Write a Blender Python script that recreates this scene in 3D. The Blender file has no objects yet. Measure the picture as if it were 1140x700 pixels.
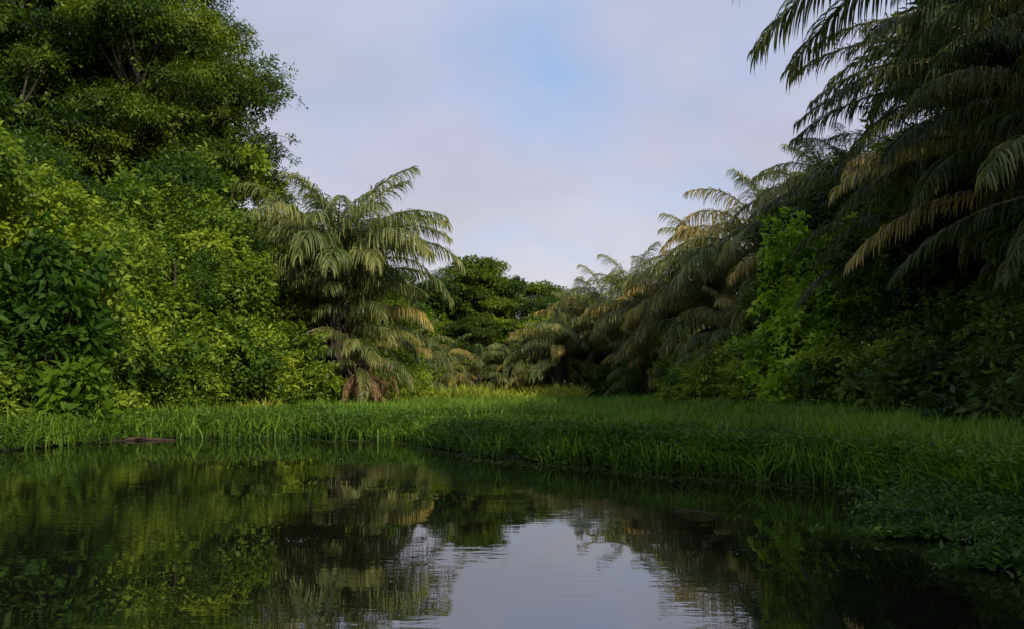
import bpy, math, random
import numpy as np
from mathutils import Vector
random.seed(7)
S=bpy.context.scene
S.view_settings.view_transform='Standard'; S.view_settings.look='None'; S.view_settings.exposure=0
COL=S.collection

# ---------------------------------------------------------------- helpers
def mk(name,data=None,parent=None,loc=(0,0,0),rz=0,sc=1,**p):
    o=bpy.data.objects.new(name,data); COL.objects.link(o)
    o.location=loc; o.rotation_euler=(0,0,rz)
    o.scale=(sc,sc,sc) if not hasattr(sc,'__len__') else sc
    if parent: o.parent=parent
    for k,v in p.items(): o[k]=v
    return o
def mesh_np(name,V,F,tint=None,mat=None,smooth=False,mats=None,midx=None):
    V=np.asarray(V,dtype=np.float32).reshape(-1,3); F=np.asarray(F,dtype=np.int32)
    n,k=F.shape
    me=bpy.data.meshes.new(name)
    me.vertices.add(len(V)); me.vertices.foreach_set('co',V.ravel())
    me.loops.add(n*k); me.loops.foreach_set('vertex_index',F.ravel())
    me.polygons.add(n); me.polygons.foreach_set('loop_start',np.arange(0,n*k,k,dtype=np.int32))
    if midx is not None: me.polygons.foreach_set('material_index',np.asarray(midx,dtype=np.int32))
    if smooth: me.polygons.foreach_set('use_smooth',np.ones(n,dtype=bool))
    me.update(calc_edges=True)
    if tint is not None:
        a=me.attributes.new('tint','FLOAT','FACE'); a.data.foreach_set('value',np.asarray(tint,dtype=np.float32))
    if mats:
        for m in mats: me.materials.append(m)
    elif mat: me.materials.append(mat)
    return me
def nz(v): return v/np.maximum(np.linalg.norm(v,axis=-1,keepdims=True),1e-6)

def leaves_geo(pos,dr,nr,L,W):
    dr=nz(dr); side=nz(np.cross(dr,nr)); nr=nz(np.cross(side,dr))
    L=L[:,None];W=W[:,None]
    v0=pos; v1=pos+dr*L*.42+side*W*.5+nr*W*.18; v2=pos+dr*L-nr*L*.12; v3=pos+dr*L*.42-side*W*.5+nr*W*.18
    V=np.stack([v0,v1,v2,v3],1).reshape(-1,3)
    return V,np.arange(len(V)).reshape(-1,4)
def tube(pts,rad,k=7):
    pts=np.asarray(pts,float);n=len(pts)
    T=np.gradient(pts,axis=0);T=nz(T)
    up=np.where(np.abs(T[:,2:3])>.9,np.array([[1.,0,0]]),np.array([[0,0,1.]]))
    A=nz(np.cross(T,up));B=np.cross(T,A)
    a=np.linspace(0,2*np.pi,k,endpoint=False)
    V=(pts[:,None]+np.asarray(rad)[:,None,None]*(np.cos(a)[None,:,None]*A[:,None]+np.sin(a)[None,:,None]*B[:,None])).reshape(-1,3)
    F=[]
    for i in range(n-1):
        for j in range(k):
            F.append((i*k+j,i*k+(j+1)%k,(i+1)*k+(j+1)%k,(i+1)*k+j))
    return V,np.array(F)
def joinVF(L):
    V=[];F=[];o=0
    for v,f in L: V.append(v);F.append(f+o);o+=len(v)
    return np.concatenate(V),np.concatenate(F)

# ---------------------------------------------------------------- materials
def foliage(name,c0,c1,c2,trans=.3,rough=.55,spec=.25,nscale=.45):
    m=bpy.data.materials.new(name); m.use_nodes=True; nt=m.node_tree; N=nt.nodes; N.clear(); l=nt.links.new
    out=N.new('ShaderNodeOutputMaterial'); p=N.new('ShaderNodeBsdfPrincipled'); tr=N.new('ShaderNodeBsdfTranslucent'); mx=N.new('ShaderNodeMixShader')
    at=N.new('ShaderNodeAttribute'); at.attribute_name='tint'
    tc=N.new('ShaderNodeNewGeometry'); no=N.new('ShaderNodeTexNoise'); no.inputs['Scale'].default_value=nscale; no.inputs['Detail'].default_value=3
    oi=N.new('ShaderNodeObjectInfo')
    a1=N.new('ShaderNodeMath');a1.operation='MULTIPLY_ADD';a1.inputs[1].default_value=1.3;a1.inputs[2].default_value=-.65
    a2=N.new('ShaderNodeMath');a2.operation='ADD'
    a3=N.new('ShaderNodeMath');a3.operation='MULTIPLY_ADD';a3.inputs[1].default_value=.36;a3.inputs[2].default_value=-.18
    a4=N.new('ShaderNodeMath');a4.operation='ADD'
    l(tc.outputs['Position'],no.inputs['Vector']); l(no.outputs[0],a1.inputs[0]); l(at.outputs['Fac'],a2.inputs[0]); l(a1.outputs[0],a2.inputs[1])
    l(oi.outputs['Random'],a3.inputs[0]); l(a2.outputs[0],a4.inputs[0]); l(a3.outputs[0],a4.inputs[1])
    r=N.new('ShaderNodeValToRGB'); e=r.color_ramp.elements
    e[0].position=.1;e[0].color=(*c0,1);e[1].position=.95;e[1].color=(*c2,1); x=e.new(.5);x.color=(*c1,1)
    l(a4.outputs[0],r.inputs[0]); l(r.outputs[0],p.inputs['Base Color'])
    g=N.new('ShaderNodeMix');g.data_type='RGBA';g.blend_type='MULTIPLY';g.inputs[0].default_value=1
    l(r.outputs[0],g.inputs[6]); g.inputs[7].default_value=(1.7,1.75,.6,1)
    l(g.outputs[2],tr.inputs['Color'])
    p.inputs['Roughness'].default_value=rough; p.inputs['Specular IOR Level'].default_value=spec
    mx.inputs[0].default_value=trans
    l(p.outputs[0],mx.inputs[1]); l(tr.outputs[0],mx.inputs[2]); l(mx.outputs[0],out.inputs[0])
    return m
def noisy(name,c0,c1,scale=3,rough=.85,bump=.3,stretch=(1,1,1)):
    m=bpy.data.materials.new(name); m.use_nodes=True; nt=m.node_tree;N=nt.nodes;l=nt.links.new;p=N['Principled BSDF']
    tc=N.new('ShaderNodeTexCoord');mp=N.new('ShaderNodeMapping');mp.inputs['Scale'].default_value=stretch
    no=N.new('ShaderNodeTexNoise');no.inputs['Scale'].default_value=scale;no.inputs['Detail'].default_value=6
    r=N.new('ShaderNodeValToRGB');r.color_ramp.elements[0].position=.35;r.color_ramp.elements[1].position=.68
    r.color_ramp.elements[0].color=(*c0,1);r.color_ramp.elements[1].color=(*c1,1)
    b=N.new('ShaderNodeBump');b.inputs['Strength'].default_value=bump
    l(tc.outputs['Object'],mp.inputs[0]);l(mp.outputs[0],no.inputs['Vector']);l(no.outputs[0],r.inputs[0]);l(r.outputs[0],p.inputs['Base Color'])
    l(no.outputs[0],b.inputs['Height']);l(b.outputs[0],p.inputs['Normal']);p.inputs['Roughness'].default_value=rough
    return m
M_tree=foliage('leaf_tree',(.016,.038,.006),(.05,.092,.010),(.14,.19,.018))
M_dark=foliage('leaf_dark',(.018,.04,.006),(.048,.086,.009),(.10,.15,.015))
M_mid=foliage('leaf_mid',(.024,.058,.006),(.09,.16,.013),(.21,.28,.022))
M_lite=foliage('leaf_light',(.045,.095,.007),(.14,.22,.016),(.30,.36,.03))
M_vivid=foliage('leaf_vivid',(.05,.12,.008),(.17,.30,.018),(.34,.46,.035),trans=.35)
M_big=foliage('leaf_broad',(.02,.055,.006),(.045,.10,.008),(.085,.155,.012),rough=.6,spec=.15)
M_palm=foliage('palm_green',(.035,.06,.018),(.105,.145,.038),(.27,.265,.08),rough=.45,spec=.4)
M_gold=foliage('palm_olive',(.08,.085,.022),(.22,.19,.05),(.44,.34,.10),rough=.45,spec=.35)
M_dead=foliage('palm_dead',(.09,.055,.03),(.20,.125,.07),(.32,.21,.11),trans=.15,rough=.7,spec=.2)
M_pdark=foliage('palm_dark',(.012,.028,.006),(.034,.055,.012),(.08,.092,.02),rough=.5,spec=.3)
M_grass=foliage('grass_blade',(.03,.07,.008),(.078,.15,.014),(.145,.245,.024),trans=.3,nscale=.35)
M_aqua=foliage('water_plant',(.014,.04,.006),(.042,.09,.010),(.09,.15,.02),trans=.25,nscale=.9)
M_reed=foliage('grass_sunlit',(.09,.14,.012),(.19,.25,.022),(.32,.34,.05),trans=.3,nscale=.35)  # sunlit look of the tall grass put into a paler yellow-green
M_bark=noisy('bark',(.018,.013,.009),(.05,.04,.028),6,stretch=(1,1,.3))
M_wet=noisy('wet_bark',(.02,.011,.007),(.05,.03,.02),6)
M_rach=noisy('rachis',(.07,.06,.02),(.14,.11,.04),4)
M_soil=noisy('soil',(.012,.014,.006),(.035,.035,.014),.8)

# ---------------------------------------------------------------- terrain / water
EX=[-400,-60,-16,-10.5,-9.4,-8.6,-7.6,-4.6,-2.3,-.8,.42,1.7,2.8,3.6,4.3,4.6,5.2,8,20,60,400]
EY=[-60,6,11,14.5,17,20.2,20.9,20.9,19.4,16,14.1,13,12,10.9,9.6,7,3,-20,-90,-200,-900]
def edge(x): return np.interp(x,EX,EY)+.28*np.sin(x*2.1)+.16*np.sin(x*5.3+1)+.08*np.sin(x*11.7)
def hgt(x,y):
    d=y-edge(x)
    return np.clip(d*.25,-1.3,.06)+np.clip((d-3)*.004,0,.4)+.02*np.sin(x*1.3)*np.cos(y*.9)
xs=np.concatenate([[-900,-400,-200,-100,-60],np.arange(-40,40.01,.8),[60,100,200,400,900]])
ys=np.concatenate([[-900,-400,-150,-60,-30],np.arange(-12,70,.8),[80,100,140,200,400,900,2000]])
X,Y=np.meshgrid(xs,ys); Z=hgt(X,Y)
V=np.stack([X,Y,Z],-1).reshape(-1,3); nx=len(xs)
ii,jj=np.meshgrid(np.arange(len(ys)-1),np.arange(nx-1),indexing='ij'); a=(ii*nx+jj).ravel()
mk('ground',mesh_np('ground',V,np.stack([a,a+1,a+nx+1,a+nx],1),mat=M_soil,smooth=True),kind='structure')

m=bpy.data.materials.new('water_surface');m.use_nodes=True;nt=m.node_tree;N=nt.nodes;N.clear();l=nt.links.new
out=N.new('ShaderNodeOutputMaterial');d=N.new('ShaderNodeBsdfDiffuse');d.inputs[0].default_value=(.006,.007,.004,1)
g=N.new('ShaderNodeBsdfGlossy');g.inputs['Roughness'].default_value=.006;g.inputs[0].default_value=(.96,.96,.97,1)
fr=N.new('ShaderNodeFresnel');fr.inputs[0].default_value=4.2;mx=N.new('ShaderNodeMixShader')
tc=N.new('ShaderNodeTexCoord')
def wav(sc,st,det):
    mp=N.new('ShaderNodeMapping');mp.inputs['Scale'].default_value=st
    no=N.new('ShaderNodeTexNoise');no.inputs['Scale'].default_value=sc;no.inputs['Detail'].default_value=det
    l(tc.outputs['Object'],mp.inputs[0]);l(mp.outputs[0],no.inputs['Vector']);return no
n1=wav(1.2,(.5,1.3,1),1);n2=wav(8,(.5,1.4,1),2);n3=wav(.3,(1,1,1),1)
mr=N.new('ShaderNodeMapRange');mr.inputs[1].default_value=.4;mr.inputs[2].default_value=.7;l(n3.outputs[0],mr.inputs[0])
mul=N.new('ShaderNodeMath');mul.operation='MULTIPLY';l(n2.outputs[0],mul.inputs[0]);l(mr.outputs[0],mul.inputs[1])
b1=N.new('ShaderNodeBump');b1.inputs['Strength'].default_value=1;b1.inputs['Distance'].default_value=.0018
b2=N.new('ShaderNodeBump');b2.inputs['Strength'].default_value=1;b2.inputs['Distance'].default_value=.0018
l(n1.outputs[0],b1.inputs['Height']);l(mul.outputs[0],b2.inputs['Height']);l(b1.outputs[0],b2.inputs['Normal'])
for s in (g,fr): l(b2.outputs[0],s.inputs['Normal'])
l(fr.outputs[0],mx.inputs[0]);l(d.outputs[0],mx.inputs[1]);l(g.outputs[0],mx.inputs[2]);l(mx.outputs[0],out.inputs[0])
mk('water',mesh_np('water',[(-900,-900,0),(900,-900,0),(900,60,0),(-900,60,0)],[[0,1,2,3]],mat=m),kind='structure')

# ---------------------------------------------------------------- leafy crowns
def crown_mesh(name,clumps,sprigs_per_m2,k,leaf,mat,up=.5,spread=.22,aspect=.45,seed=0,shell=.4,shoots=4,shl=1.0,cv=.2,lv=.2,vines=0):
    r=np.random.RandomState(seed); P=[];D=[];Nn=[];T=[];LS=[]
    def sprigs(s,u,st,kk,sp,ls):
        n=len(s)
        off=nz(r.normal(size=(n,kk,3)))*np.array([1,1,.55])
        pos=s[:,None]+off*sp*r.rand(n,kk,1)**.5
        dr=off*.9+u[:,None]*.6+np.array([0,0,-.35])+.3*r.normal(size=(n,kk,3))
        nr=u[:,None]*.6+np.array([0,0,up])+.45*r.normal(size=(n,kk,3))
        P.append(pos.reshape(-1,3));D.append(dr.reshape(-1,3));Nn.append(nr.reshape(-1,3))
        T.append((st[:,None]+.10*r.normal(size=(n,kk))).ravel());LS.append(np.full(n*kk,ls))
    for c,rad in clumps:
        rad=np.array(rad,float);area=4*np.pi*((rad[0]*rad[1]+rad[0]*rad[2]+rad[1]*rad[2])/3)
        ls=math.exp(lv*r.normal()); ls=min(max(ls,.7),1.6)
        n=max(8,int(area*sprigs_per_m2/ls**.8))
        u=nz(r.normal(size=(n,3))); u[:,2]=np.where(u[:,2]<-.3,-u[:,2]*.6,u[:,2]); u=nz(u)
        ph=r.rand(3)*6.3
        lump=1+.25*np.sin(u[:,0]*4+ph[0])*np.sin(u[:,1]*4+ph[1])+.16*np.sin(u[:,2]*7+ph[2]+u[:,0]*5)
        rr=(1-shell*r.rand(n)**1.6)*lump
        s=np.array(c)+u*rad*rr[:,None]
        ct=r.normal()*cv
        sprigs(s,u,.5+ct+.10*r.normal(size=n)-.25*(1-rr),k,spread*ls**.5,ls)  # inner leaves tinted darker: shaded gaps put into the leaf colour
        for q in range(shoots):
            v=nz(r.normal(size=3)+np.array([0,0,.5])); p0=np.array(c)+v*rad*.85; LL=shl*(.4+.8*r.rand())
            w=nz(v+np.array([0,0,.6 if r.rand()<.6 else -.8])+.3*r.normal(size=3))
            t=np.linspace(0,1,8)[:,None]; s=p0+w*LL*t+np.array([0,0,-.45])*LL*t**2
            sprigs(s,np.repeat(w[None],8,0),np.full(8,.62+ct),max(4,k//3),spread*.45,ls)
        for q in range(vines):
            a=r.rand()*6.28; p0=np.array(c)+rad*np.array([math.cos(a),math.sin(a),.1]); LL=1+2.2*r.rand()
            t=np.linspace(0,1,16)[:,None]; s=p0+np.array([math.cos(a)*.25,math.sin(a)*.25,0])*np.sqrt(t)+np.array([0,0,-1.])*LL*t
            sprigs(s,np.repeat(np.array([[math.cos(a),math.sin(a),0]]),16,0),np.full(16,.55+ct),4,spread*.5,ls)
    P=np.concatenate(P);D=np.concatenate(D);Nn=np.concatenate(Nn);T=np.concatenate(T);LS=np.concatenate(LS)
    ok=P[:,2]>.05; P,D,Nn,T,LS=P[ok],D[ok],Nn[ok],T[ok],LS[ok]
    L=leaf*(.6+.8*r.rand(len(P)))*LS
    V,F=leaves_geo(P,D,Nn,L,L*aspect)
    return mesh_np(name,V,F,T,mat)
def branches(name,H,r0,clumps,seed=0,fork=.35,lean=(0,0)):
    r=np.random.RandomState(seed);parts=[]
    t=np.linspace(0,1,9);tp=np.stack([lean[0]*t+.15*np.sin(t*5+seed),lean[1]*t+.12*np.cos(t*4+seed),H*t-.3*(t==0)],1)
    parts.append(tube(tp,r0*(1-.75*t)*(1+.5*np.exp(-t*14)),9))
    for i,(c,rad) in enumerate(clumps):
        c=np.array(c,float); f=np.clip(fork+(c[2]/H-fork)*.45,.12,.92)
        st=np.array([np.interp(f,t,tp[:,j]) for j in range(3)])
        s=np.linspace(0,1,7)[:,None]
        p=st*(1-s)+c*s+np.array([0,0,1.])*np.sin(s*np.pi)*(-.06*np.linalg.norm(c-st))+r.normal(size=(7,3))*.08*(s>0)
        parts.append(tube(p,np.linspace(r0*.30,r0*.04,7),6))
        for q in range(3):
            e=c+r.normal(size=3)*np.array(rad)*.4; m0=p[4]
            parts.append(tube(m0*(1-s)+e*s,np.linspace(r0*.08,r0*.02,7),5))
    V,F=joinVF(parts);return mesh_np(name,V,F,mat=M_bark,smooth=True)
def tier_clumps(z0,z1,Rx,Ry,n,cr,flat,seed):
    r=np.random.RandomState(seed);o=[]
    for i in range(n):
        for _ in range(30):
            a=r.rand()*6.283;q=r.rand()**.45;z=r.rand()
            lim=math.sqrt(max(.05,1-(2*z-.85)**2/1.4))
            p=np.array([Rx*q*lim*math.cos(a),Ry*q*lim*math.sin(a),z0+(z1-z0)*z])
            if all(np.linalg.norm((p-b[0])/np.array([1,1,flat]))>cr*.75 for b in o): break
        s=cr*(.65+.65*r.rand()); o.append((p,(s,s,s*flat)))
    return o
TT={}
def tree_type(key,H,r0,c,dens,k,leaf,mat,seed,**kw):
    TT[key]=(branches(key+'_trunk',H,r0,c,seed=seed),crown_mesh(key+'_crown',c,dens,k,leaf,mat,seed=seed,**kw))
tree_type('giant',17,.45,tier_clumps(5.5,19.5,6.2,5.0,84,2.0,.34,11),7,13,.165,M_tree,11,spread=.28,up=1.0,shl=1.0,lv=.1)
tree_type('tall',15,.45,tier_clumps(6.0,17,5.2,4.6,30,1.8,.55,12),7,12,.22,M_tree,12,spread=.3,up=.8)
tree_type('mid',9.5,.3,tier_clumps(2.8,11,3.8,3.6,24,1.5,.6,13),7,12,.20,M_mid,13,spread=.28)
tree_type('dark',9,.3,tier_clumps(2.4,10.5,3.8,3.6,26,1.5,.6,14),7,12,.20,M_dark,14,spread=.28)
tree_type('umbrella',11.5,.45,tier_clumps(5.5,13.0,6.4,6.0,44,1.9,.38,15),6,12,.26,M_tree,15,spread=.35,up=1)
def column(key,H,rad,n,cr,mat,seed,leaf=.16,dens=9,k=12,**kw):
    r=np.random.RandomState(seed);o=[]
    for i in range(n):
        z=(i+.5)/n; a=i*2.4+r.rand(); q=rad*(1-.45*z**2)*(.3+.95*r.rand())
        s=cr*(.5+.8*r.rand()); o.append((np.array([q*math.cos(a),q*math.sin(a),.3+z*(H-.3-cr*.6)]),(s,s,s*.75)))
    TT[key]=(branches(key+'_stem',H*.85,.14,o,seed=seed,fork=.2),crown_mesh(key+'_leaf',o,dens,k,leaf,mat,seed=seed,spread=.2,**kw))
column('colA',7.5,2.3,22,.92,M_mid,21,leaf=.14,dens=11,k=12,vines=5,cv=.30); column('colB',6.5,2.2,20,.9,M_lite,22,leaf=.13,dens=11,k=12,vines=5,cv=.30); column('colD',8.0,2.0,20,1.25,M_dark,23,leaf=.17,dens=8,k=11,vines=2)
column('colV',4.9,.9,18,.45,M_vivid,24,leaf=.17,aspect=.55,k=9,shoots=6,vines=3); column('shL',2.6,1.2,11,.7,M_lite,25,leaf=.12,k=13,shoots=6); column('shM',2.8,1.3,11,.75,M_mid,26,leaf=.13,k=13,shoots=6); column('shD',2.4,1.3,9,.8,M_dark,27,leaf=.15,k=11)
column('near',6.5,1.6,20,.85,M_mid,28,leaf=.15,aspect=.55,dens=11,k=12,vines=3)
column('bigleaf',4.8,.8,15,.5,M_big,29,leaf=.28,dens=6,k=7,aspect=.42,up=.2,shoots=3,lv=.15,vines=2)

CAT={'giant':('rainforest_tree','tall spreading rainforest tree with layered dark green canopy','tree'),
'tall':('rainforest_tree','tall leafy tree rising behind the riverside bushes','tree'),
'mid':('jungle_tree','rounded green jungle tree behind the riverbank','tree'),
'dark':('jungle_tree','shaded dark green jungle tree beside the grassy bank','tree'),
'umbrella':('canopy_tree','distant domed canopy tree above the small palms','tree'),
'colA':('vine_covered_tree','leafy tree draped in green vines down to the grass','tree'),
'colB':('vine_covered_tree','sunlit yellow-green tree smothered by climbing vines','tree'),
'colD':('vine_covered_tree','dark shaded tree wrapped in hanging vines','tree'),
'near':('vine_covered_tree','thick vine-covered tree at the water edge','tree'),
'colV':('leafy_shrub','vivid bright green leafy climber among dark trees','shrub'),
'shL':('shrub','low sunlit yellow-green bush beside tall grass','shrub'),
'shM':('shrub','dense green bush at edge of the grass','shrub'),
'shD':('shrub','dark shaded bush beneath the palms','shrub'),
'bigleaf':('broadleaf_plant','tall climbing plant with large drooping dark green leaves','plant')}
def put(key,x,y,s=1,rz=None,sz=None):
    nm,lb,ct=CAT[key]; g=float(hgt(np.array(x),np.array(y)))
    rz=random.random()*6.28 if rz is None else rz
    e=mk(nm,None,None,(x,y,g-.05),rz,(s,s,sz if sz else s),label=lb,category=ct,group=nm.replace('_',' ')+'s along the riverbank')
    e.empty_display_size=.3
    tr,cr=TT[key]
    mk('trunk' if ct=='tree' else 'stem',tr,e); mk('crown' if ct=='tree' else 'foliage',cr,e)
    return e
# left wall
put('giant',-15.9,40.5,.88,1.6,1.02); put('tall',-24.5,40,1.15); put('giant',-20.8,43,1.1,2.9); put('tall',-20.5,34,.88); put('mid',-13.0,38.5,1.0)
put('near',-12.9,19.6,1.1); put('near',-11.4,22.2,.95); put('bigleaf',-10.1,19.9,.95)
put('bigleaf',-11.4,19.0,.8)
for x,y,k,s in [(-15,24.5,'colA',1.15),(-12.6,26,'colA',.98),(-13.6,29.5,'colB',1.1),(-11.0,29,'colB',.95),(-13.0,33.5,'colA',1.3),(-10.7,32.5,'colA',.95),(-11.0,36,'colB',1.1),(-10.2,39.5,'colA',.95),(-17,28.5,'mid',.85)]: put(k,x,y,s)
for x,y,k,s in [(-10.9,24.5,'shM',1.0),(-9.9,27,'shL',1.0),(-9.5,29.2,'shM',1.2),(-9.2,31,'shL',1.15),(-8.9,33.2,'shM',1.1),(-8.3,34.6,'shL',.8),(-11.8,23,'shM',1.0),(-10.9,18.8,'shM',.6),(-12.2,17.8,'shM',.7),(-5.6,39.5,'shM',.9),(-5.2,43,'shL',.9),(-5.2,47,'shM',.9),(-12.0,27.4,'shL',1.5),(-7.4,34.6,'shM',.6),(-6.6,35.0,'shL',.5),(-5.9,36.6,'shM',.6)]: put(k,x,y,s)
for x,y,k,s in [(-14,49,'tall',.7),(-9,52,'mid',.72),(-7.4,56,'mid',.62),(-10,66,'mid',.9)]: put(k,x,y,s)
# centre distance: end of the clearing
put('umbrella',-2.6,63,.72,.3); put('umbrella',1.6,68,.64,2.2); put('umbrella',-7.5,69,.62,1.3); put('mid',-4.4,60,.60); put('dark',-6.0,74,.8); put('dark',-2,76,.8); put('mid',2.2,59,.52); put('dark',-2.4,58,.50); put('mid',-.2,59,.50); put('mid',3.8,62,.66); put('umbrella',5.7,70,.58); put('mid',6.8,66,.66)
for i in range(16): put(['dark','shM','shL'][i%3],-7+1.0*i,55+1.2*math.sin(i*2),[.30,.95,.8][i%3])
for i in range(12): put(['tall','mid','dark'][i%3],-45+8*i,90+5*math.sin(i*1.7),[.5,.66,.66][i%3])
# right wall
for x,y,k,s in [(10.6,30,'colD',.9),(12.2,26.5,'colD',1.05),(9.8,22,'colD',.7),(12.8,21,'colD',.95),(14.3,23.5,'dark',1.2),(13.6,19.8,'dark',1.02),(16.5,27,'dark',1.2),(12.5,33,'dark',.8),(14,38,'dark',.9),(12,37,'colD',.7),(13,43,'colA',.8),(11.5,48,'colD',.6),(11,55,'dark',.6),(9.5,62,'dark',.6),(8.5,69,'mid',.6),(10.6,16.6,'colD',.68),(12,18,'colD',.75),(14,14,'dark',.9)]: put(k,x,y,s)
put('colV',8.6,26.0,1.15,.5); put('colV',9.6,27.2,1.15,2.5); put('colV',9.1,24.6,.75,4)
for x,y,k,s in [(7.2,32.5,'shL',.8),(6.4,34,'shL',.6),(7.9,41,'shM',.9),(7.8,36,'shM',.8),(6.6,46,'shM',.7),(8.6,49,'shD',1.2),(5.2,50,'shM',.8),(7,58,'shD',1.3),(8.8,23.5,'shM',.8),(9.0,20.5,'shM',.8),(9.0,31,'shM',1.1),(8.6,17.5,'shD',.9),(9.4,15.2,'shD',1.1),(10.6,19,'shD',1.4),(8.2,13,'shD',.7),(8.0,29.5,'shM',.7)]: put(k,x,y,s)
# unseen trees beside the boat, added to shade the right bank
for x,y,k,s in [(10.8,4.5,'tall',.68),(13,0,'tall',.75),(9.5,-3,'tall',.7)]: put(k,x,y,s)

# ---------------------------------------------------------------- palms
def frond(name,L,el,droop,mat,seed,ll=1.0,ldroop=1.2,n=80,wid=.06,bare=.12,tg=.4):
    r=np.random.RandomState(seed)
    t=np.linspace(0,1,26);th=np.radians(el-droop*t**1.5)
    dx=np.cos(th);dz=np.sin(th);dy=.18*math.sin(seed*1.7)*t
    P=np.stack([np.cumsum(dx),np.cumsum(dy),np.cumsum(dz)],1)*L/26;P-=P[0]
    T=nz(np.gradient(P,axis=0))
    parts=[tube(P,.055*(1-.85*t)*(L/6)**.5,5)]
    tint=[np.full(len(parts[0][1]),.6)]; mi=[np.ones(len(parts[0][1]))]
    u=np.repeat(bare+(1-bare)*(np.linspace(0,1,n)),2)+.004*r.normal(size=2*n);u=np.clip(u,0,1)
    s=np.tile([1.,-1.],n)
    C=np.stack([np.interp(u,t,P[:,j]) for j in range(3)],1);TT_=nz(np.stack([np.interp(u,t,T[:,j]) for j in range(3)],1))
    side=np.tile([0.,1.,0.],(2*n,1))
    upv=nz(np.cross(TT_,side))
    prof=np.sin(np.pi*(.12+.80*np.clip((u-bare)/(1-bare),0,1)))**.6
    ln=ll*prof*(.7+.45*r.rand(2*n))
    f=.35+.75*u+.12*r.normal(size=2*n)
    d=nz(TT_*f[:,None]+side*s[:,None]*(.95)+upv*(.15+.3*r.normal(size=2*n))[:,None])
    K=4;cur=C.copy();pts=[cur.copy()]
    bend=ldroop*(.6+.8*r.rand(2*n))
    for k in range(K):
        d=nz(d+np.array([0,0,-1.])*(bend*(.10+.27*k))[:,None]); cur=cur+d*(ln/K)[:,None]; pts.append(cur.copy())
    pts=np.stack(pts,1)
    wv=nz(np.cross(nz(pts[:,-1]-pts[:,0]),np.array([0,0,1.])+.5*r.normal(size=(2*n,3))))
    w=wid*np.array([.6,1,.95,.7,.12])*.5
    A=pts+wv[:,None]*w[None,:,None];B=pts-wv[:,None]*w[None,:,None]
    V=np.stack([A,B],2).reshape(-1,3)
    base=(np.arange(2*n)*(K+1)*2)[:,None]+np.arange(K)[None,:]*2
    F=np.stack([base,base+2,base+3,base+1],-1).reshape(-1,4)
    parts.append((V,F)); lt=(.42+.14*r.normal(size=2*n)+tg*(u-.5))[:,None]+np.linspace(-.08,.16,K)[None]; tint.append(lt.ravel());mi.append(np.zeros(len(F)))
    V,F=joinVF(parts)
    return mesh_np(name,V,F,np.concatenate(tint),mats=[mat,M_rach],midx=np.concatenate(mi))
FR={}
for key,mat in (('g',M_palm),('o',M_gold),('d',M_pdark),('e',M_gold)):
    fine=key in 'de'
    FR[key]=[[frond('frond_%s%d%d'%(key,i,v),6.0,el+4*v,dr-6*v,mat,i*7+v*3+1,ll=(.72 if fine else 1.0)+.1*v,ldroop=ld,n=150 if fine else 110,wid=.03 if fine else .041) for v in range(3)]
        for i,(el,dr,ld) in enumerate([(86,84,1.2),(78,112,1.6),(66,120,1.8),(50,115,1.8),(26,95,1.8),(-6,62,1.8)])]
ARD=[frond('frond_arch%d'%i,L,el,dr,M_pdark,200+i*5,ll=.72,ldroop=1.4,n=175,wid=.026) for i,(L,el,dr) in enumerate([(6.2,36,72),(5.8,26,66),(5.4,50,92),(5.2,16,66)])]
ARG=[frond('frond_gold_arch%d'%i,L,el,dr,M_gold,300+i*5,ll=.7,ldroop=1.5,n=150,wid=.028) for i,(L,el,dr) in enumerate([(5.7,14,60),(5.0,4,55),(4.2,22,80)])]  # lit fronds of the near palm, sunlight put into a golden leaf colour
DEAD=[frond('frond_dead%d'%v,4.2,[-20,0,-50][v],[50,75,30][v],M_dead,90+v,ll=.6,ldroop=1.6,n=55,wid=.04) for v in range(3)]
def palm_trunk(H,r0,seed):
    t=np.linspace(0,1,24);p=np.stack([.12*np.sin(t*3+seed),.1*np.cos(t*2+seed),H*t-.2],1)
    rad=r0*(1-.25*t)*(1+.10*(np.arange(24)%2))
    L=[tube(p,rad,10)]
    for i in range(26):
        a=i*2.4;z=H*(.45+.55*i/26);L.append(tube([(math.cos(a)*r0*.7,math.sin(a)*r0*.7,z-.1),(math.cos(a)*r0*1.25,math.sin(a)*r0*1.25,z+.15),(math.cos(a)*r0*1.7,math.sin(a)*r0*1.7,z+.5)],[.07,.06,.03],5))
    V,F=joinVF(L);return mesh_np('palm_trunk',V,F,mat=M_bark)
def palm(x,y,cz,L,key,n=26,dead=3,seed=0,label='raffia palm with arching drooping fronds',keys=None,lo=0,hi=5.3,kp=.35,aim=(),extra=()):
    r=random.Random(seed);g=float(hgt(np.array(x),np.array(y)))
    e=mk('palm_tree',None,None,(x,y,g),0,1,label=label,category='palm',group='palms along the riverbank')
    mk('trunk',palm_trunk(cz-g,.26,seed),e)
    for i in range(n):
        q=i/(n-1); lev=min(5,int(lo+(hi-lo)*q+r.random()*.8)); k=key
        if keys and r.random()<kp and lev>0: k=keys
        me=FR[k][lev][r.randrange(3)]
        s=L/6*(.85+.25*r.random())
        o=mk('frond',me,e,(0,0,cz-g-.15*q),i*2.39996+seed+r.uniform(-.2,.2),s)
        o.rotation_euler=(r.uniform(-.1,.1),r.uniform(-.08,.08),o.rotation_euler[2])
    for k,lev,v,ang,s in aim:
        mk('frond',FR[k][lev][v],e,(0,0,cz-g),math.radians(ang),L/6*s)
    for me,ang,dz in extra:
        mk('frond',me,e,(0,0,cz-g+dz),math.radians(ang),1)
    for i in range(dead):
        mk('frond',DEAD[r.randrange(3)],e,(0,0,cz-g-.4),r.random()*6.28,L/6,label='dry brown hanging frond')
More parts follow.
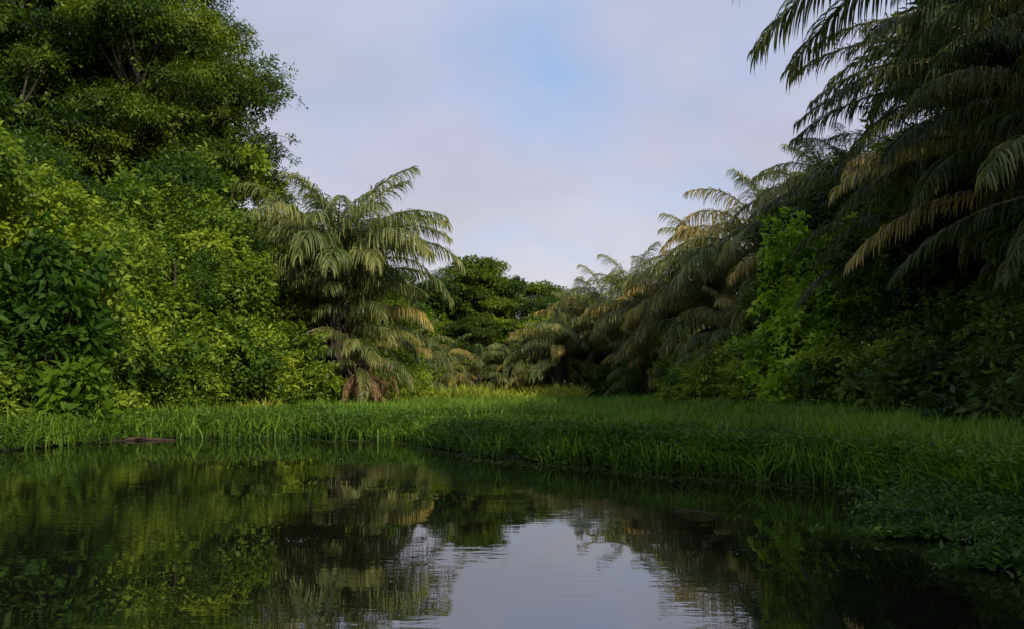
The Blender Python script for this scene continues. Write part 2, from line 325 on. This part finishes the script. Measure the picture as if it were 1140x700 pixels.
# left
palm(-7.0,36,4.5,6.5,'g',36,0,1,'large arching palm with grey-green drooping fronds beside bushes',keys='o',hi=3.2,kp=.06,aim=[('g',1,0,0,1),('g',1,1,-25,.95),('g',2,0,12,.8)])
palm(-7.9,39.5,5.6,5.0,'g',22,0,2,'tall palm with yellowing fronds behind bushes',keys='o',hi=3.0,kp=.15)
palm(-6.7,37.0,3.2,4.2,'g',30,3,3,'low palm with straw-coloured drooping fronds',lo=1,keys='o',kp=.1)
e_=palm(-6.0,35.0,2.1,3.0,'g',12,14,4,'low palm with brown drooping dead fronds',lo=2)
# right, sunlit
RP=[(10.9,38.5,6.4,5.6,.3),(9.4,42,4.8,5.2,.35),(8.1,45.5,4.7,4.8,.25),(6.9,49.5,4.5,4.8,.3),(5.5,52.5,4.5,4.6,.2),(4.1,55,3.9,4.3,.2),(8.4,57,4.8,5.0,.25),(9.4,36.5,2.4,3.8,.3),(11.8,33.5,6.8,4.8,.2),(10.6,46,5.8,5,.25),(6.8,44.5,1.9,3.0,.3),(2.8,51,3.0,3.8,.2),(1.7,53,2.3,3.2,.2)]
for i,(x,y,cz,L,kp) in enumerate(RP):
    palm(x,y,cz,L,'g',30,1,10+i,'palm with olive and golden drooping fronds on grassy bank',keys='o',kp=kp,hi=5.2)
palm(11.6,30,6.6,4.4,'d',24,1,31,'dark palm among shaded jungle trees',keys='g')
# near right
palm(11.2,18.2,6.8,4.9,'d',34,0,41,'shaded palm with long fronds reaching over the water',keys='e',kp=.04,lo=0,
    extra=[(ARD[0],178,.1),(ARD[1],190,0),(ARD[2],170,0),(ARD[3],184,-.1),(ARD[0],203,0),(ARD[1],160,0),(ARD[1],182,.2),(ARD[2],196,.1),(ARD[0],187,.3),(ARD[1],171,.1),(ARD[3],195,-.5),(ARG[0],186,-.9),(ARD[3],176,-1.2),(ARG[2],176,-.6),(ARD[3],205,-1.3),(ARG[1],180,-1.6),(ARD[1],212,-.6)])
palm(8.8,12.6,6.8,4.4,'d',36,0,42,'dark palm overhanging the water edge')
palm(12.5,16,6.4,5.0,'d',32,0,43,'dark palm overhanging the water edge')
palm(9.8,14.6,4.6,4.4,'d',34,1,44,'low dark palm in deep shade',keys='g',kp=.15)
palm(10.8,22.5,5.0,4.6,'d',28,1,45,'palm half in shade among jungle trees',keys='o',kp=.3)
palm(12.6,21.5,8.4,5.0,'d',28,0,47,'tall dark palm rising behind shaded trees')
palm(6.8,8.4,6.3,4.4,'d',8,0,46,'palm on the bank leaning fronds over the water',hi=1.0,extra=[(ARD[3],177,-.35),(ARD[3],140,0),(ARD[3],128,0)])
# far
for i,(x,y,cz,L) in enumerate([(-3.9,53,2.2,3.0),(-2.0,52,1.7,2.8),(.2,53,2.0,3.0),(-5.6,50,2.4,3.4),(-4.0,47,1.1,2.4)]):
    palm(x,y,cz,L,'g',18,0,60+i,'small distant palm at end of the grassy clearing',keys='o',kp=.2)

# ---------------------------------------------------------------- grass
def blades(x,y,h,w,lean,r,K=3):
    n=len(x);g=np.maximum(hgt(x,y),-.04);a=r.rand(n)*6.283
    dv=np.stack([np.cos(a),np.sin(a)],1);t=np.linspace(0,1,K+1)
    P=np.zeros((n,K+1,3))
    P[:,:,0]=x[:,None]+dv[:,0:1]*lean[:,None]*h[:,None]*t**1.8;P[:,:,1]=y[:,None]+dv[:,1:2]*lean[:,None]*h[:,None]*t**1.8
    P[:,:,2]=g[:,None]+h[:,None]*(t-(.35*lean[:,None])*t**3)
    b=a+1.57+.6*r.normal(size=n);wv=np.stack([np.cos(b),np.sin(b),0*b],1)
    ww=np.array([.7,1,.75,.08])[None,:,None]*w[:,None,None]*.5
    A=P+wv[:,None]*ww;B=P-wv[:,None]*ww
    V=np.stack([A,B],2).reshape(-1,3);base=(np.arange(n)*(K+1)*2)[:,None]+np.arange(K)[None]*2
    F=np.stack([base,base+2,base+3,base+1],-1).reshape(-1,4)
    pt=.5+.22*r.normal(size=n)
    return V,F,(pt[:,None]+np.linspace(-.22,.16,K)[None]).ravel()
r=np.random.RandomState(3)
def scatter(n,x0,x1,y0,y1,inland=-.12):
    x=r.uniform(x0,x1,n);y=r.uniform(y0,y1,n);ok=(y-edge(x)>inland)&(np.abs(x)<.62*y+2.0);return x[ok],y[ok]
GV=[];GT=[]
for (n,x0,x1,y0,y1) in [(72000,-13,10,6,24),(54000,-12,12,18,40),(18000,-11,9,38,62),(50000,.5,8,7,16)]:
    x,y=scatter(n,x0,x1,y0,y1);dd=y-edge(x);dist=np.hypot(x,y)
    h=(.46+.20*np.clip(dd/3,0,1)+.05*np.sin(x*1.1+y*.7)+.04*np.sin(x*2.7-y*1.9))*(.65+.5*r.rand(len(x)))
    tall=r.rand(len(x))<.03;h=np.where(tall,h*1.2,h)
    w=(.015+.0008*dist)*(.6+.8*r.rand(len(x)))
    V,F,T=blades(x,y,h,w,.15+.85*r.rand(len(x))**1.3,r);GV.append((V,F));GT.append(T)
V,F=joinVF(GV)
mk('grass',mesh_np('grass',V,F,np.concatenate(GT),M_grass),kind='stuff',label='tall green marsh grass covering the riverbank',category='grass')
x=np.concatenate([r.uniform(-6,3.5,11000),r.uniform(-10.5,-7.5,5000)]);y=np.concatenate([r.uniform(44,56,11000),r.uniform(23,36,5000)])
h=(1.0+.3*np.sin(x*.9+y*.5))*(.5+.7*r.rand(len(x)));h[11000:]*=.65
V,F,T=blades(x,y,h,.06*(.6+.8*r.rand(len(x))),.2+.7*r.rand(len(x)),r)
mk('tall_grass',mesh_np('tall_grass',V,F,T,M_reed),kind='stuff',label='tall yellow-green grass lit by the sun',category='grass')
def mat_plants(name,x,y,hh,leafL,k,label,asp=.5,mat=None):
    n=len(x);off=nz(r.normal(size=(n,k,3))*[1,1,.3])
    g=np.maximum(hgt(x,y),0)
    pos=np.stack([x,y,g],1)[:,None]+off*leafL*.3;pos[:,:,2]=g[:,None]+.01+hh[:,None]*r.rand(n,k)
    dr=off+np.array([0,0,.45]);nr=np.array([0,0,1.])+.6*r.normal(size=(n,k,3))
    P=pos.reshape(-1,3);L=leafL*(.5+.8*r.rand(len(P)))
    V,F=leaves_geo(P,dr.reshape(-1,3),nr.reshape(-1,3),L,L*asp)
    return mk(name,mesh_np(name,V,F,.45+.18*r.normal(size=len(P)),mat or M_grass),kind='stuff',label=label,category='plants')
x=r.uniform(-10,9,14000);x=np.concatenate([x,r.uniform(.5,7,14000)]);y=edge(x)+r.normal(size=len(x))*.22+.2+6*r.rand(len(x))**2.0;dd=y-edge(x);ok=dd>-.14;x,y,dd=x[ok],y[ok],dd[ok]
mat_plants('water_plants',x,y,.20+.26*np.clip(dd/.5,0,1)+.10*np.clip(dd/4,0,1),.09,8,'broad-leaved water plants mixed into the grass edge',.36)
c=[(4.5,8.6,.6,.6,1500,.26),(4.5,7.8,.7,.5,2000,.24),(4.2,6.9,.5,.3,1300,.18),(4.4,6.3,.6,.4,1900,.22),(4.4,5.6,.7,.4,2100,.2),(3.5,6.0,.4,.14,500,.08),(3.4,7.2,.4,.10,250,.07)]
x=np.concatenate([a+r.normal(size=n)*sx*.6 for a,b,sx,sy,n,h in c]);y=np.concatenate([b+r.normal(size=n)*sy*.6 for a,b,sx,sy,n,h in c]);hh=np.concatenate([h*(.2+.9*r.rand(n)**1.5) for a,b,sx,sy,n,h in c])
mat_plants('floating_plants',x,y,hh,.07,8,'tangled floating leafy plants trailing off the bank',.36,M_aqua)
RV=[];RT=[]
for i in range(60):
    a0=np.array([r.uniform(3.7,4.7),r.uniform(5.2,8.6),.06]);d0=nz(np.array([-1,r.normal()*.45,0.]));LL=r.uniform(.3,.9)
    t=np.linspace(0,1,8)[:,None];p=a0+d0*LL*t+np.array([0,0,1])*(.10*np.sin(t*3.1)*r.rand())
    RV.append(tube(p,np.full(8,.004),4));RT.append(np.full(28,.4))
    n=16;pp=a0+d0*LL*r.rand(n,1)+np.array([0,0,.03]);dr=nz(r.normal(size=(n,3))+np.array([0,0,.8]));L=.05+.05*r.rand(n)
    V,F=leaves_geo(pp,dr,r.normal(size=(n,3)),L,L*.35);RV.append((V,F));RT.append(.5+.2*r.rand(n))
V,F=joinVF(RV)
mk('trailing_runners',mesh_np('trailing_runners',V,F,np.concatenate(RT),M_aqua),kind='stuff',label='thin leafy runners creeping over still water',category='plants')
x=r.uniform(-9,5,3600);y=edge(x)-.1-np.abs(r.normal(size=len(x)))*.4
P=np.stack([x,y,0*x+.006],1);L=.025+.04*r.rand(len(x));a=r.rand(len(x))*6.28
V,F=leaves_geo(P,np.stack([np.cos(a),np.sin(a),0*a],1),np.tile([0,0,1.],(len(x),1)),L,L*.8);V[:,2]=.006
mk('floating_leaves',mesh_np('floating_leaves',V,F,r.rand(len(x)),M_dark),kind='stuff',label='tiny floating leaves and duckweed specks',category='leaves')
t=np.linspace(0,1,14)
V,F=tube(np.stack([-9.2+1.7*t,20.0+.12*np.sin(t*3),.02+.015*np.sin(t*4)],1),.05*(1-.5*t)*(1+.12*np.sin(t*17)),9)
V2,F2=tube([(-8.4,20.05,.04),(-8.25,20.0,.08),(-8.1,19.95,.12)],[.02,.014,.006],6);V,F=joinVF([(V,F),(V2,F2)])
mk('fallen_log',mesh_np('fallen_log',V,F,mat=M_wet,smooth=True),label='dark reddish-brown wet log at the grassy water edge',category='log')
V,F=joinVF([tube([(1.5,8.6,-.02),(1.62,8.58,.02),(1.75,8.5,.025),(1.95,8.5,-.01)],[.006,.007,.006,.003],6),tube([(1.62,8.58,.02),(1.58,8.5,.05),(1.52,8.5,.07)],[.005,.003,.001],5)])
mk('floating_twig',mesh_np('floating_twig',V,F,mat=M_wet,smooth=True),label='thin dark twig sticking out of still water',category='twig')

# ---------------------------------------------------------------- sun, sky, camera
az=Vector((.48,-.877,0)).normalized();el=math.radians(28)
sd=Vector((az.x*math.cos(el),az.y*math.cos(el),math.sin(el)))
L=bpy.data.lights.new('sun','SUN');L.energy=5.0;L.angle=math.radians(.6);L.color=(1,.87,.64)
o=mk('sun',L);o.rotation_euler=(-sd).to_track_quat('-Z','Y').to_euler();o.location=(20,-30,40)
w=bpy.data.worlds.new('World');S.world=w;w.use_nodes=True;nt=w.node_tree;N=nt.nodes;N.clear();l=nt.links.new
out=N.new('ShaderNodeOutputWorld');sk=N.new('ShaderNodeTexSky');sk.sky_type='NISHITA';sk.sun_disc=False;sk.sun_elevation=el;sk.sun_rotation=math.atan2(az.x,az.y)
b1=N.new('ShaderNodeBackground');b1.inputs[1].default_value=.15;l(sk.outputs[0],b1.inputs[0])
b2=N.new('ShaderNodeBackground');b2.inputs[1].default_value=1.0;mx=N.new('ShaderNodeMixShader')
tc=N.new('ShaderNodeTexCoord');sp=N.new('ShaderNodeSeparateXYZ');l(tc.outputs['Generated'],sp.inputs[0])
ad=N.new('ShaderNodeMath');ad.operation='ADD';ad.inputs[1].default_value=.35;l(sp.outputs[2],ad.inputs[0])
cb=N.new('ShaderNodeCombineXYZ')
for i in (0,1):
    dv=N.new('ShaderNodeMath');dv.operation='DIVIDE';l(sp.outputs[i],dv.inputs[0]);l(ad.outputs[0],dv.inputs[1]);l(dv.outputs[0],cb.inputs[i])
no=N.new('ShaderNodeTexNoise');no.inputs['Scale'].default_value=2.2;no.inputs['Detail'].default_value=5;no.inputs['Roughness'].default_value=.5
l(cb.outputs[0],no.inputs['Vector'])
dp=N.new('ShaderNodeVectorMath');dp.operation='DISTANCE';l(tc.outputs['Generated'],dp.inputs[0]);dp.inputs[1].default_value=(.045,.942,.332)
gm=N.new('ShaderNodeMapRange');gm.inputs[1].default_value=.01;gm.inputs[2].default_value=.13;gm.inputs[3].default_value=-.24;gm.inputs[4].default_value=.09;l(dp.outputs['Value'],gm.inputs[0])
sm=N.new('ShaderNodeMath');sm.operation='ADD';l(no.outputs[0],sm.inputs[0]);l(gm.outputs[0],sm.inputs[1])
r1=N.new('ShaderNodeValToRGB');r1.color_ramp.elements[0].position=.22;r1.color_ramp.elements[0].color=(.0,.0,.0,1);r1.color_ramp.elements[1].position=.56;r1.color_ramp.elements[1].color=(1,1,1,1)
l(sm.outputs[0],r1.inputs[0])
r2=N.new('ShaderNodeValToRGB');r2.color_ramp.elements[0].position=.0;r2.color_ramp.elements[0].color=(.78,.78,.80,1);r2.color_ramp.elements[1].position=.5;r2.color_ramp.elements[1].color=(.47,.53,.74,1)
e=r2.color_ramp.elements.new(.22);e.color=(.53,.54,.66,1)
l(sp.outputs[2],r2.inputs[0])
n5=N.new('ShaderNodeTexNoise');n5.inputs['Scale'].default_value=1.6;n5.inputs['Detail'].default_value=4;l(cb.outputs[0],n5.inputs['Vector'])
m5=N.new('ShaderNodeMapRange');m5.inputs[1].default_value=.3;m5.inputs[2].default_value=.7;m5.inputs[3].default_value=.94;m5.inputs[4].default_value=1.18;l(n5.outputs[0],m5.inputs[0])
l(r2.outputs[0],b2.inputs[0]);l(m5.outputs[0],b2.inputs[1])
b3=N.new('ShaderNodeBackground');b3.inputs[0].default_value=(.34,.50,.84,1);b3.inputs[1].default_value=1.1
ms=N.new('ShaderNodeMixShader');ms.inputs[0].default_value=.6;l(b1.outputs[0],ms.inputs[1]);l(b3.outputs[0],ms.inputs[2])
l(r1.outputs[0],mx.inputs[0])
l(ms.outputs[0],mx.inputs[1]);l(b2.outputs[0],mx.inputs[2]);l(mx.outputs[0],out.inputs[0])
cam=bpy.data.cameras.new('camera');co=mk('camera',cam,None,(0,0,1.2));co.rotation_euler=(math.radians(90),0,0)
cam.lens=31.6;cam.sensor_width=36;cam.shift_y=80/1140;cam.clip_end=5000;cam.clip_start=.1
S.camera=co
